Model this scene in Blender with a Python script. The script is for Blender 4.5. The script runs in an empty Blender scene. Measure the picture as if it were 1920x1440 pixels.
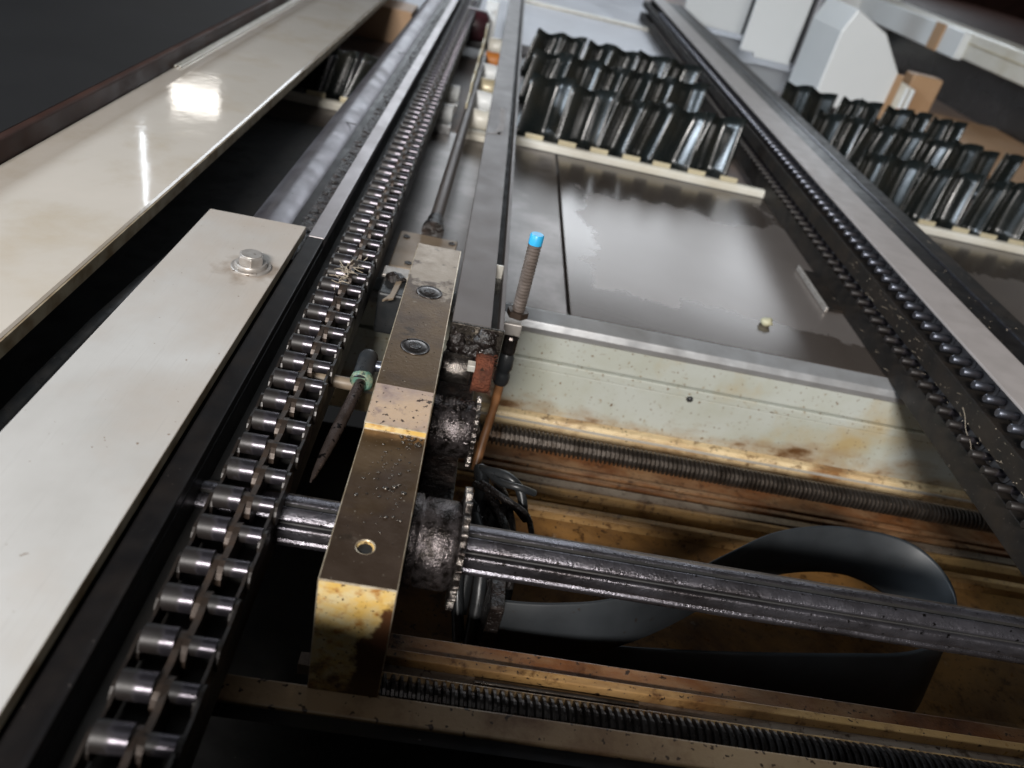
import bpy, bmesh, math, random
from mathutils import Vector, Matrix, noise
random.seed(7)
PI = math.pi
S = bpy.context.scene
COL = S.collection

# ------------------------------------------------------------------ camera
cd = bpy.data.cameras.new('camera')
cd.sensor_fit = 'HORIZONTAL'; cd.sensor_width = 36.0; cd.lens = 27.0
cd.clip_start = 0.01; cd.clip_end = 200
cd.dof.use_dof = True; cd.dof.focus_distance = 0.54; cd.dof.aperture_fstop = 7.0
cam = bpy.data.objects.new('camera', cd); COL.objects.link(cam)
cam.matrix_world = Matrix(((0.9785, -0.1825, -0.0960, 0.0),
                           (0.0230, 0.5593, -0.8286, 0.0),
                           (0.2049, 0.8086, 0.5515, 0.30),
                           (0, 0, 0, 1)))
S.camera = cam

# ------------------------------------------------------------------ world, light, exposure
W = bpy.data.worlds.new('World'); S.world = W; W.use_nodes = True
W.node_tree.nodes['Background'].inputs[0].default_value = (0.95, 0.97, 1.0, 1)
W.node_tree.nodes['Background'].inputs[1].default_value = 0.012
S.view_settings.view_transform = 'Standard'; S.view_settings.look = 'None'
S.view_settings.exposure = 0.08; S.view_settings.gamma = 1.0

def area(name, loc, target, sx, sy, power, col):
    l = bpy.data.lights.new(name, 'AREA'); l.shape = 'RECTANGLE'; l.size = sx; l.size_y = sy
    l.energy = power; l.color = col
    o = bpy.data.objects.new(name, l); COL.objects.link(o); o.location = loc
    d = Vector(target) - Vector(loc)
    o.rotation_euler = d.to_track_quat('-Z', 'Y').to_euler()
    return o
area('window_light_behind', (-0.42, -1.75, 1.43), (0.1, 0.5, -0.05), 0.8, 0.20, 108, (1.0, 0.965, 0.93))
area('window_light_ahead', (0.9, 6.2, 1.75), (0.3, 0.8, -0.1), 4.2, 1.1, 78, (0.86, 0.93, 1.0))
area('window_light_left', (-2.32, 6.35, 1.78), (-0.3, 0.8, 0.0), 0.36, 0.22, 1.1, (1.0, 0.95, 0.88))
area('window_light_side', (-2.5, 0.72, 1.25), (0.5, 1.0, -0.1), 0.6, 0.5, 46, (0.74, 0.87, 1.0))
area('skylight_overhead', (-0.5, -0.2, 3.0), (-0.1, 0.7, 0.0), 1.6, 1.0, 4, (0.93, 0.96, 1.0))
area('bed_fill_light', (-2.2, -0.9, 0.92), (0.5, 0.74, -0.15), 0.6, 0.4, 15, (0.95, 0.97, 1.0))  # added fill without a real source, lightens the bed's right end
area('tube_lamp', (-1.13, 2.60, 0.83), (-0.3, 0.7, 0.0), 0.014, 0.26, 0.075, (0.85, 0.92, 1.0))

# ------------------------------------------------------------------ materials
class NT:
    def __init__(s, name):
        s.m = bpy.data.materials.new(name); s.m.use_nodes = True
        s.t = s.m.node_tree; s.n = s.t.nodes; s.l = s.t.links
        s.b = s.n['Principled BSDF']
        s.tc = s.n.new('ShaderNodeTexCoord')
        s.co = s.tc.outputs['Object']
    def link(s, a, b): s.l.new(a, b)
    def noise(s, scale, detail=4, rough=0.55, co=None, dist=0.0):
        x = s.n.new('ShaderNodeTexNoise'); x.inputs['Scale'].default_value = scale
        x.inputs['Detail'].default_value = detail; x.inputs['Roughness'].default_value = rough
        x.inputs['Distortion'].default_value = dist
        s.link(co or s.co, x.inputs['Vector']); return x.outputs['Fac']
    def stretch(s, v):
        x = s.n.new('ShaderNodeMapping'); x.inputs['Scale'].default_value = v
        s.link(s.co, x.inputs['Vector']); return x.outputs['Vector']
    def ramp(s, fac, lo, hi, a=0.0, b=1.0):
        x = s.n.new('ShaderNodeMapRange'); x.inputs['From Min'].default_value = lo; x.inputs['From Max'].default_value = hi
        x.inputs['To Min'].default_value = a; x.inputs['To Max'].default_value = b
        s.link(fac, x.inputs['Value']); return x.outputs['Result']
    def mix(s, fac, a, b):
        x = s.n.new('ShaderNodeMix'); x.data_type = 'RGBA'
        if isinstance(fac, float): x.inputs['Factor'].default_value = fac
        else: s.link(fac, x.inputs['Factor'])
        for i, v in ((6, a), (7, b)):
            if isinstance(v, tuple): x.inputs[i].default_value = (*v, 1)
            else: s.link(v, x.inputs[i])
        return x.outputs[2]
    def math(s, op, a, b=0.0):
        x = s.n.new('ShaderNodeMath'); x.operation = op
        for i, v in ((0, a), (1, b)):
            if isinstance(v, (int, float)): x.inputs[i].default_value = v
            else: s.link(v, x.inputs[i])
        return x.outputs[0]
    def sep(s):
        x = s.n.new('ShaderNodeSeparateXYZ'); s.link(s.co, x.inputs[0]); return x.outputs
    def bump(s, fac, strength, dist=0.001):
        x = s.n.new('ShaderNodeBump'); x.inputs['Strength'].default_value = strength; x.inputs['Distance'].default_value = dist
        s.link(fac, x.inputs['Height']); s.link(x.outputs['Normal'], s.b.inputs['Normal'])
    def set(s, col=None, rough=None, metal=None, spec=None, coat=None):
        for key, v in (('Base Color', col), ('Roughness', rough), ('Metallic', metal), ('Specular IOR Level', spec), ('Coat Weight', coat)):
            if v is None: continue
            if isinstance(v, tuple): s.b.inputs[key].default_value = (*v, 1)
            elif isinstance(v, (int, float)): s.b.inputs[key].default_value = v
            else: s.link(v, s.b.inputs[key])

def mat(name, c1, c2=None, sc=60, lo=.4, hi=.65, rough=.4, rvar=.1, metal=0.0, speck=None, rust=None, bump=(200, .15, .0005), spec=.5, coat=None):
    """two blended tones, dark specks (colour, scale, threshold) and rust stains (colour, scale, lo, hi)"""
    k = NT(name)
    n1 = k.noise(sc, 5)
    col = k.mix(k.ramp(n1, lo, hi), c1, c2 if c2 else tuple(v * .8 for v in c1))
    r = k.ramp(k.noise(sc * 1.7, 4), .3, .7, max(.03, rough - rvar), rough + rvar)
    if rust:
        f = k.ramp(k.noise(rust[1], 6, .65), rust[2], rust[3]); col = k.mix(f, col, rust[0])
    if speck:
        f = k.ramp(k.noise(speck[1], 2, .5), speck[2], speck[2] + .03); col = k.mix(f, col, speck[0])
    k.set(col, r, metal, spec, coat)
    if bump: k.bump(k.noise(bump[0], 4, .6), bump[1], bump[2])
    return k.m

M = {}
def pad_mat():
    k = NT('brushed pale aluminium')
    sx = k.sep()
    col = k.mix(k.ramp(k.noise(7, 5, .6), .35, .7), (.50, .488, .468), (.40, .385, .362))
    far = k.math('ADD', k.ramp(sx[1], -.12, .22, -.25, .75), k.ramp(k.noise(11, 5, .6), .3, .7, -.45, .45))
    far = k.math('ADD', far, k.ramp(sx[0], .005, .040, 0, .30))
    col = k.mix(k.ramp(far, .0, 1.0, 0, .8), col, (.40, .335, .275))
    # grime ring washed out round the bolt
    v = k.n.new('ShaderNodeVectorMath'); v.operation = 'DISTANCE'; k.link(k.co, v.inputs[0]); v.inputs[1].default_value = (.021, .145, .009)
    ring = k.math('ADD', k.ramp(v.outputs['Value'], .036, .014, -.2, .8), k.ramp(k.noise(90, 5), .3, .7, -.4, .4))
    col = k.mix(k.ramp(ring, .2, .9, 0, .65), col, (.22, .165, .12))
    sc = k.noise(60, 3, .5, k.stretch((9, .35, 1)))
    col = k.mix(k.ramp(sc, .60, .72, 0, .16), col, (.30, .28, .26))
    col = k.mix(k.ramp(k.noise(260, 2), .735, .76), col, (.22, .17, .13))
    k.set(col, k.ramp(sc, .3, .7, .36, .50), .1)
    k.bump(k.noise(300, 3, .5, k.stretch((6, .4, 1))), .12, .0003)
    return k.m
M['white_pad'] = pad_mat()
M['pad_side'] = mat('stained pad edge', (.42, .36, .26), (.20, .13, .06), 60, .4, .7, .5, .1, .2)
M['cream_gloss'] = mat('glossy cream enamel', (.57, .52, .46), (.50, .455, .395), 4, .35, .7, .08, .03, 0, None, ((.46, .39, .30), 9, .5, .75), (11, .10, .005), .5, .35)
M['black_ano'] = mat('black anodised aluminium with dust', (.008, .0075, .008), (.015, .0125, .0115), 40, .4, .7, .42, .08, 0, ((.14, .12, .11), 420, .75), None, (900, .06, .0003), .22)
M['black_flat'] = mat('flat black fill', (.008, .008, .008), (.014, .012, .010), 30, .4, .7, .6, .1)
M['dusty_black'] = mat('dusty black plate', (.009, .0075, .0065), (.020, .0145, .0105), 30, .42, .7, .55, .1, 0, ((.12, .10, .08), 500, .72), None, (800, .2, .0004), .3)
M['steel_strip'] = mat('ground steel strip', (.40, .37, .375), (.34, .31, .31), 26, .4, .7, .42, .06, .75, None, None, (1200, .06, .0002))
M['warm_strip'] = mat('pale pinkish grey painted strip', (.35, .315, .30), (.30, .27, .255), 30, .4, .7, .5, .06, .0, ((.12, .10, .09), 330, .79), None, (1500, .12, .0003))
M['rail_steel'] = mat('hardened guide rail', (.21, .20, .215), (.13, .115, .125), 22, .4, .7, .42, .08, .85, ((.03, .025, .025), 190, .72), None, (500, .12, .0004))
M['grease'] = mat('caked black grease', (.012, .009, .008), (.05, .035, .03), 70, .5, .75, .35, .15, 0, None, None, (160, 1.0, .004), .6)
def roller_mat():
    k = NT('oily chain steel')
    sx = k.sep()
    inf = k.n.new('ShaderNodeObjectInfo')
    g = k.math('ADD', k.ramp(sx[0], -.0045, .0030, -.1, 1.1), k.ramp(k.noise(170, 4), .3, .7, -.45, .45))  # left half painted dark so the highlight shows on the right half
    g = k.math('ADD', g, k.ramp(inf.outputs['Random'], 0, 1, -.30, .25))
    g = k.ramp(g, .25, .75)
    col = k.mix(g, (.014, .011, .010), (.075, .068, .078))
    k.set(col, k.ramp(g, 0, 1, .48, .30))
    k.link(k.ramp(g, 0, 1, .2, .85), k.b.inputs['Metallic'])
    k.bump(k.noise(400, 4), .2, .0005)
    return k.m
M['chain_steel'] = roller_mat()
M['chain_plate'] = mat('brown oily chain plate', (.050, .034, .025), (.026, .018, .013), 90, .4, .7, .48, .1, .35, ((.01, .01, .01), 260, .70), None, (400, .25, .0005))
M['chain_blue'] = mat('blued chain pin', (.13, .14, .17), (.09, .08, .085), 120, .4, .7, .36, .06, .85, None, None, (400, .12, .0004))
M['bar_top'] = mat('grey brown guide bar', (.105, .090, .083), (.085, .071, .065), 18, .35, .7, .46, .05, .1, ((.30, .27, .25), 260, .795), None, (900, .08, .0003), .35)
def shaft_mat():
    k = NT('oily splined steel')
    sx = k.sep()
    st = k.stretch((.25, 1, 1))
    col = k.mix(k.ramp(k.noise(60, 5, .6, st), .40, .66), (.165, .158, .178), (.055, .048, .050))
    f = k.math('ADD', k.ramp(sx[1], .001, .009, -.3, .9), k.ramp(k.noise(50, 5, .6, st), .3, .7, -.4, .4))
    f = k.ramp(f, .3, .6)
    col = k.mix(f, col, (.085, .055, .034))
    col = k.mix(k.ramp(k.noise(260, 3), .66, .69), col, (.012, .010, .009))
    k.set(col, k.math('ADD', k.ramp(k.noise(90, 4), .3, .7, .20, .36), k.math('MULTIPLY', f, .2)))
    k.link(k.ramp(f, 0, 1, .88, .3), k.b.inputs['Metallic'])
    k.bump(k.noise(520, 4, .65), .5, .0009)
    return k.m
M['shaft_steel'] = shaft_mat()
M['tube_steel'] = mat('oil spotted steel tube', (.16, .125, .115), (.09, .07, .062), 60, .4, .7, .24, .08, .75, ((.012, .01, .01), 210, .62), None, (300, .4, .0008))
M['barrel'] = mat('dusty grey brown thread', (.20, .165, .145), (.12, .095, .08), 90, .4, .7, .4, .08, .5)
M['bolt_grey'] = mat('dull zinc bolt', (.40, .375, .35), (.28, .25, .22), 80, .4, .7, .42, .08, .5, ((.10, .07, .05), 260, .68), None, (500, .3, .0004))
M['link_grey'] = mat('dark grey link plate', (.10, .095, .10), (.05, .045, .045), 60, .4, .7, .4, .08, .5)
M['dark_link'] = mat('black oily link plate', (.022, .017, .014), (.012, .009, .008), 90, .4, .7, .45, .1, .2)
M['matt_black'] = mat('matt charcoal sheet', (.015, .0145, .015), (.009, .0085, .0085), 2, .3, .7, .55, .05, 0, None, None, None, .25)
M['worn'] = mat('rubbed grey patch', (.26, .24, .23), (.20, .185, .18), 60, .4, .7, .6, .06, 0, spec=.2)
M['hub_grime'] = mat('tarry hub steel', (.11, .095, .095), (.02, .016, .014), 150, .42, .62, .24, .1, .8, None, None, (620, .55, .0014))
M['screw_steel'] = mat('lead screw steel', (.17, .145, .125), (.09, .07, .055), 60, .4, .7, .33, .08, .9, None, ((.10, .05, .02), 30, .6, .8), (500, .2, .0004))
M['dark_screw'] = mat('dark oily screw steel', (.10, .09, .085), (.05, .04, .035), 60, .4, .7, .3, .08, .9, None, None, (500, .2, .0004))
M['rubber_blade'] = mat('glossy black bellows sheet', (.010, .013, .013), (.024, .022, .016), 12, .4, .7, .27, .05, 0, ((.10, .10, .09), 120, .78), None, (60, .06, .002), .7, .0)
M['belt_rubber'] = mat('grey flat belt', (.021, .024, .027), (.014, .016, .018), 25, .4, .7, .5, .06, 0, ((.015, .012, .010), 150, .70), None, (400, .08, .0003))
M['felt'] = mat('rusty felt', (.16, .052, .028), (.075, .028, .018), 95, .35, .65, .8, .1, 0, ((.03, .015, .01), 300, .62), ((.26, .12, .06), 120, .58, .75), (420, 1.0, .003), .2)
M['blue_cap'] = mat('bright blue plastic', (.03, .36, .66), (.03, .33, .60), 60, .4, .7, .35, .05)
M['brown_cable'] = mat('brown cable sheath', (.24, .11, .045), (.15, .06, .02), 50, .4, .7, .45, .08)
M['black_plastic'] = mat('black plastic', (.018, .02, .022), (.03, .03, .03), 90, .4, .7, .35, .1, 0, ((.15, .14, .12), 500, .74))
M['white_paint'] = mat('white painted sheet metal', (.82, .84, .84), (.76, .79, .79), 3, .35, .7, .4, .05, 0, None, ((.45, .40, .32), 3.2, .66, .85))
M['bright_tab'] = mat('bare bright metal', (.72, .70, .64), (.6, .57, .5), 60, .4, .7, .35, .06, .5)
M['pale_green'] = mat('verdigris fitting', (.085, .19, .145), (.19, .19, .12), 180, .4, .65, .55, .1, 0, ((.03, .05, .04), 400, .6), None, (500, .6, .001))
M['cream_block'] = mat('oily cream block', (.25, .20, .145), (.15, .11, .075), 22, .35, .7, .5, .1, 0, ((.05, .03, .02), 60, .68))
M['cream_rail'] = mat('cream rail enamel', (.70, .68, .61), (.60, .56, .46), 10, .4, .7, .35, .08, 0, ((.3, .2, .1), 90, .76))
M['clip'] = mat('cream plated clip', (.60, .54, .38), (.46, .36, .20), 20, .4, .7, .4, .1, .2)
M['tan'] = mat('tan panel', (.45, .27, .14), (.50, .34, .22), 4, .35, .7, .5, .1)
M['orange_cloth'] = mat('orange plastic', (.55, .20, .04), (.45, .15, .03), 5, .4, .7, .5, .1)
M['dark_wall'] = mat('dark tinted machine wall', (.022, .019, .018), (.05, .045, .045), 3.2, .45, .75, .28, .08, 0, None, None, (30, .1, .002))
M['dark_brown'] = mat('dark brown trim', (.050, .024, .018), (.028, .014, .011), 10, .4, .7, .5, .1, spec=.15)
M['grey_sheet'] = mat('galvanised grey sheet', (.36, .37, .40), (.32, .32, .345), 5, .35, .7, .38, .06, .45, ((.15, .14, .14), 40, .8))
M['floor_grey'] = mat('mauve grey machine floor', (.20, .175, .17), (.34, .22, .15), 2.1, .45, .7, .5, .1)
M['maroon'] = mat('dark maroon motor paint', (.06, .02, .025), (.03, .012, .015), 20, .4, .7, .35, .1)
M['lump'] = mat('pale plastic crumb', (.45, .43, .30), (.34, .32, .2), 90, .4, .7, .5, .1)
M['lint'] = mat('pale lint', (.42, .36, .28), (.3, .24, .18), 90, .4, .7, .8, .1)
M['chip'] = mat('greasy metal chip', (.12, .105, .09), (.03, .024, .02), 300, .4, .7, .25, .1, .8)
M['gear_tooth'] = mat('bright oily sprocket steel', (.19, .17, .155), (.035, .028, .025), 70, .45, .62, .24, .08, .9, None, None, (420, .7, .0014))

def bracket_mat():
    k = NT('oily bracket steel with stains')
    n = k.noise(16, 5); n2 = k.noise(55, 6, .6)
    col = k.mix(k.ramp(n, .42, .60), (.085, .056, .038), (.135, .085, .043))
    sx = k.sep()
    # clean patch on the far end of the deck: bare metal towards the far right corner
    pale = k.math('ADD', k.ramp(sx[1], .26, .36, 0, 1), k.ramp(sx[0], -.030, -.008, -.55, .25))
    pale = k.math('ADD', pale, k.ramp(k.noise(38, 5, .6), .3, .7, -.55, .35))
    col = k.mix(k.ramp(pale, .55, .72), col, (.31, .25, .19))
    col = k.mix(k.ramp(n2, .62, .72), col, (.055, .038, .026))
    col = k.mix(k.ramp(k.noise(480, 2), .72, .76), col, (.42, .36, .28))
    k.set(col, k.ramp(k.noise(80, 4), .3, .7, .30, .46), .72)
    k.bump(k.noise(420, 4, .6), .3, .0006)
    return k.m
M['bracket'] = bracket_mat()
def zinc_mat():
    k = NT('rusty yellow passivated steel')
    sx = k.sep()
    col = k.mix(k.ramp(k.noise(95, 6, .65), .38, .62), (.62, .40, .11), (.60, .49, .27))
    col = k.mix(k.ramp(k.noise(140, 5, .6), .52, .70), col, (.36, .155, .03))
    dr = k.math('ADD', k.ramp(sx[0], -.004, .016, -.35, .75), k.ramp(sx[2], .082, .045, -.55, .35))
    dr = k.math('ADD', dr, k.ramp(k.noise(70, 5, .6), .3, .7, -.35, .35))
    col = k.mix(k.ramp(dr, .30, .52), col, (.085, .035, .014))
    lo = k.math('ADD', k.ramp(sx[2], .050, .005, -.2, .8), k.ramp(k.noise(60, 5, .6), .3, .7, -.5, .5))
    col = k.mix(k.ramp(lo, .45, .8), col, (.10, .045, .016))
    col = k.mix(k.ramp(k.noise(430, 2), .665, .70), col, (.07, .03, .012))
    k.set(col, k.ramp(k.noise(100, 4), .3, .7, .32, .52), .1)
    k.bump(k.noise(300, 4), .3, .0006)
    return k.m
M['zinc_yellow'] = zinc_mat()
M['edge_highlight'] = mat('bright edge highlight', (.56, .48, .36), (.34, .26, .17), 160, .4, .65, .32, .08, .55)
M['ramp_metal'] = mat('pitted bronze coloured ramp', (.52, .375, .255), (.37, .28, .235), 40, .4, .65, .40, .08, .25, ((.06, .04, .03), 260, .635), ((.22, .16, .15), 60, .56, .72), (330, .5, .0009))

def panel_mat(name, stain):
    k = NT(name)
    sx = k.sep()
    n = k.noise(9, 5, .6); nb = k.noise(26, 4, .6)
    dry = k.mix(k.ramp(k.noise(5, 3), .35, .7), (.225, .198, .182), (.19, .165, .15))
    wet = (.098, .080, .068)
    if stain:   # the oil has left a paler island with a wandering outline; the film lies round it
        a = k.ramp(sx[0], .012, .072, -.6, 1.0)
        b = k.ramp(sx[1], .055, .125, -.6, 1.0)
        c = k.ramp(sx[1], .455, .395, -.6, 1.0)
        f = k.math('MINIMUM', k.math('MINIMUM', a, b), c)
        f = k.math('ADD', f, k.ramp(n, .3, .7, -.75, .75))
        f = k.math('ADD', f, k.ramp(nb, .3, .7, -.18, .18))
        f = k.ramp(f, -.05, .10)
        col = k.mix(f, wet, dry)
        k.set(col, k.ramp(f, 0, 1, .20, .31), .45)
    else:
        col = k.mix(k.ramp(n, .45, .62), wet, (.21, .185, .172)); k.set(col, .34, .45)
    col2 = k.mix(k.ramp(k.noise(140, 2), .76, .79), col, (.06, .05, .045)); k.set(col2)
    k.bump(k.noise(4, 2), .08, .006)
    return k.m
M['panel'] = panel_mat('oil wetted sheet steel', True)
M['panel_plain'] = panel_mat('oil filmed sheet steel', False)

def bed_mat():
    k = NT('stained cream bed paint')
    sx = k.sep()
    col = k.mix(k.ramp(k.noise(14, 5), .4, .65), (.45, .47, .43), (.40, .41, .345))
    col = k.mix(k.ramp(k.noise(8, 5, .6), .52, .72), col, (.40, .31, .16))       # yellowed patches
    low = k.math('ADD', k.ramp(sx[2], .060, .004, 0, 1), k.ramp(k.noise(22, 6, .65, k.stretch((.5, 1, 1))), .3, .7, -.55, .40))
    col = k.mix(k.ramp(low, .62, 1.12, 0, .75), col, (.27, .16, .065))              # rust creeping up from the lip
    col = k.mix(k.ramp(low, .98, 1.25), col, (.10, .045, .015))
    col = k.mix(k.ramp(k.noise(230, 2), .655, .69), col, (.17, .11, .06))
    col = k.mix(k.ramp(k.noise(60, 3), .70, .73), col, (.13, .08, .04))
    col = k.mix(k.ramp(k.noise(115, 4, .6), .62, .70, 0, .55), col, (.24, .16, .07))
    k.set(col, k.ramp(k.noise(40, 3), .3, .7, .36, .5))
    k.bump(k.noise(300, 3), .12, .0006)
    return k.m
M['bed'] = bed_mat()
def rust_mat(name, a, b, c, lo=.42, hi=.6):
    k = NT(name)
    col = k.mix(k.ramp(k.noise(34, 6, .62, k.stretch((.45, 1, 1))), lo, hi), a, b)
    big = k.noise(13, 6, .65, k.stretch((.6, 1, 1)), .6)
    col = k.mix(k.ramp(big, .48, .68), col, c)
    col = k.mix(k.ramp(k.noise(70, 6, .7), .56, .66, 0, .85), col, tuple(v * .55 for v in c))   # crumbs of rust
    col = k.mix(k.ramp(k.noise(240, 3), .64, .68), col, (.025, .013, .007))
    col = k.mix(k.ramp(k.noise(55, 4, .6), .70, .76, 0, .5), col, (.40, .34, .26))               # bare patches
    k.set(col, k.ramp(k.noise(60, 3), .3, .7, .25, .55))
    k.bump(k.noise(160, 5, .65), .45, .0012)
    return k.m
M['rust_floor'] = rust_mat('rust streaked trough', (.145, .055, .018), (.21, .12, .06), (.06, .02, .007))
M['orange_floor'] = rust_mat('orange stained trough', (.23, .115, .034), (.165, .088, .033), (.06, .025, .009), .45, .65)
M['rail_tan'] = rust_mat('tan painted rail with rust', (.42, .25, .095), (.33, .195, .08), (.12, .045, .013), .45, .65)
M['grey_rail'] = rust_mat('grey metal rail with rust', (.22, .175, .135), (.15, .11, .08), (.08, .045, .025), .45, .65)
M['ledge'] = mat('worn grey aluminium ledge', (.52, .53, .54), (.42, .42, .42), 30, .4, .7, .36, .08, .6, ((.10, .07, .05), 90, .74))
M['lip_cream'] = rust_mat('cream lip with rust', (.66, .52, .31), (.58, .42, .22), (.22, .11, .04), .45, .7)
M['front_tan'] = mat('speckled tan bar', (.37, .25, .14), (.30, .19, .10), 12, .4, .7, .5, .1, 0, ((.05, .025, .012), 170, .64), ((.17, .085, .04), 26, .50, .68), (300, .3, .0008))
M['seam_rust'] = mat('rusty seam', (.42, .22, .09), (.15, .07, .03), 60, .4, .6, .5, .1)

# ------------------------------------------------------------------ mesh helpers (all vertices given in world metres)
class MB:
    def __init__(s): s.v = []; s.f = []; s.mi = []; s.sm = []
    def add(s, vs, fs, mi=0, smooth=False):
        o = len(s.v); s.v += [tuple(p) for p in vs]
        for f in fs: s.f.append(tuple(i + o for i in f)); s.mi.append(mi); s.sm.append(smooth)
    def box(s, x0, x1, y0, y1, z0, z1, mi=0):
        v = [(x0, y0, z0), (x1, y0, z0), (x1, y1, z0), (x0, y1, z0), (x0, y0, z1), (x1, y0, z1), (x1, y1, z1), (x0, y1, z1)]
        s.add(v, [(0, 3, 2, 1), (4, 5, 6, 7), (0, 1, 5, 4), (1, 2, 6, 5), (2, 3, 7, 6), (3, 0, 4, 7)], mi)
    def prism(s, prof, a0, a1, axis='X', mi=0, mis=None):
        """closed profile: axis X -> (y,z) pairs, axis Y -> (x,z), axis Z -> (x,y)"""
        def P(p, a): return {'X': (a, p[0], p[1]), 'Y': (p[0], a, p[1]), 'Z': (p[0], p[1], a)}[axis]
        n = len(prof); o = len(s.v)
        s.v += [P(p, a0) for p in prof] + [P(p, a1) for p in prof]
        for i in range(n):
            j = (i + 1) % n
            s.f.append((o + i, o + j, o + n + j, o + n + i)); s.mi.append(mis[i] if mis else mi); s.sm.append(False)
        s.f.append(tuple(o + i for i in reversed(range(n)))); s.mi.append(mi); s.sm.append(False)
        s.f.append(tuple(o + n + i for i in range(n))); s.mi.append(mi); s.sm.append(False)
    def lathe(s, p0, d, prof, seg=24, mi=0, smooth=True):
        """prof: list of (t along d from p0, radius)"""
        p0 = Vector(p0); d = Vector(d).normalized()
        a = d.orthogonal().normalized(); b = d.cross(a)
        rings = []
        for t, r in prof:
            rings.append([p0 + d * t + (a * math.cos(2 * PI * i / seg) + b * math.sin(2 * PI * i / seg)) * r for i in range(seg)])
        vs = [p for R in rings for p in R]; fs = []
        for k in range(len(rings) - 1):
            for i in range(seg):
                j = (i + 1) % seg
                fs.append((k * seg + i, k * seg + j, (k + 1) * seg + j, (k + 1) * seg + i))
        s.add(vs, fs, mi, smooth)
        n = len(rings)
        s.add(rings[0], [tuple(reversed(range(seg)))], mi); s.add(rings[-1], [tuple(range(seg))], mi)
    def cyl(s, p0, p1, r, seg=20, mi=0, ch=0.0, r2=None):
        L = (Vector(p1) - Vector(p0)).length; r2 = r if r2 is None else r2
        prof = [(0, r), (L, r2)] if not ch else [(0, r - ch), (ch, r), (L - ch, r2), (L, r2 - ch)]
        s.lathe(p0, Vector(p1) - Vector(p0), prof, seg, mi)
    def tube(s, pts, r, seg=8, mi=0):
        pts = [Vector(p) for p in pts]; rings = []
        for i, p in enumerate(pts):
            d = (pts[min(i + 1, len(pts) - 1)] - pts[max(i - 1, 0)]).normalized()
            a = d.cross(Vector((.31, .2, .93))).normalized(); b = d.cross(a)
            rr = r(i / (len(pts) - 1)) if callable(r) else r
            rings.append([p + (a * math.cos(2 * PI * k / seg) + b * math.sin(2 * PI * k / seg)) * rr for k in range(seg)])
        fs = []
        for k in range(len(rings) - 1):
            for i in range(seg):
                j = (i + 1) % seg; fs.append((k * seg + i, k * seg + j, (k + 1) * seg + j, (k + 1) * seg + i))
        s.add([p for R in rings for p in R], fs, mi, True)
        s.add(rings[0], [tuple(reversed(range(seg)))], mi); s.add(rings[-1], [tuple(range(seg))], mi)
    def mesh(s, name, mats, origin=(0, 0, 0)):
        me = bpy.data.meshes.new(name)
        ox, oy, oz = origin
        me.from_pydata([(x - ox, y - oy, z - oz) for x, y, z in s.v], [], s.f)
        for m in mats: me.materials.append(m)
        me.polygons.foreach_set('material_index', s.mi)
        me.polygons.foreach_set('use_smooth', s.sm)
        bm = bmesh.new(); bm.from_mesh(me); bmesh.ops.recalc_face_normals(bm, faces=bm.faces); bm.to_mesh(me); bm.free()
        me.update(); return me

LOC = {}
def thing(name, label, cat, loc=(0, 0, 0), group=None):
    o = bpy.data.objects.new(name, None); COL.objects.link(o); o.empty_display_size = .02
    o.location = loc; o['label'] = label; o['category'] = cat
    if group: o['group'] = group
    LOC[o] = Vector(loc); return o
def part(name, mb, mats, parent, bevel=0.0, label=None, at=None, kind=None):
    """one mesh object under parent; `at` gives it an origin of its own (world)"""
    base = LOC[parent]; org = Vector(at) if at else base
    if not isinstance(mats, (list, tuple)): mats = [mats]
    o = bpy.data.objects.new(name, mb.mesh(name, mats, org)); COL.objects.link(o)
    o.parent = parent; o.location = org - base; LOC[o] = org
    if bevel:
        b = o.modifiers.new('bevel', 'BEVEL'); b.width = bevel; b.segments = 2; b.limit_method = 'ANGLE'; b.angle_limit = math.radians(40)
    if label: o['label'] = label
    if kind: o['kind'] = kind
    return o
def single(name, mb, mats, label, cat, loc=(0, 0, 0), bevel=0.0, group=None):
    if not isinstance(mats, (list, tuple)): mats = [mats]
    o = bpy.data.objects.new(name, mb.mesh(name, mats, loc)); COL.objects.link(o); o.location = loc
    if bevel:
        b = o.modifiers.new('bevel', 'BEVEL'); b.width = bevel; b.segments = 2; b.limit_method = 'ANGLE'; b.angle_limit = math.radians(40)
    o['label'] = label; o['category'] = cat
    if group: o['group'] = group
    LOC[o] = Vector(loc); return o
def structure(name, mb, mats, loc=(0, 0, 0), kind='structure', bevel=0.0):
    if not isinstance(mats, (list, tuple)): mats = [mats]
    o = bpy.data.objects.new(name, mb.mesh(name, mats, loc)); COL.objects.link(o); o.location = loc; o['kind'] = kind
    LOC[o] = Vector(loc)
    if bevel:
        b = o.modifiers.new('bevel', 'BEVEL'); b.width = bevel; b.segments = 2
    return o
def copies(proto, parent, places, name=None):
    """copies of a part that share its mesh; places are world points"""
    for p in places:
        c = proto.copy(); COL.objects.link(c); c.parent = parent; c.location = Vector(p) - LOC[parent]

# ================================================================== SETTING
b = MB(); b.box(-1.2, 4.0, .80, 7.5, -.16, -.125)
structure('machine_floor', b, M['floor_grey'], (0, 3, -.125))
b = MB(); b.box(-1.2, 3.0, -.2, .745, -.36, -.30)
structure('pit_floor', b, M['black_flat'], (0, .3, -.30))
b = MB(); b.box(-6, 8, 9.0, 9.1, -.4, 4.5)
structure('hall_wall', b, M['dark_brown'], (0, 9, 0))
# unseen wall added to shade the bracket's end face, notched to light the belt
b = MB(); b.box(-.108, .004, .075, .090, -.30, .094); b.box(.0045, .125, .075, .090, -.30, .046); b.box(.1255, 1.6, .075, .090, -.30, .094)
structure('front_shade_wall', b, M['black_ano'], (.6, .08, -.3))

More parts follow.
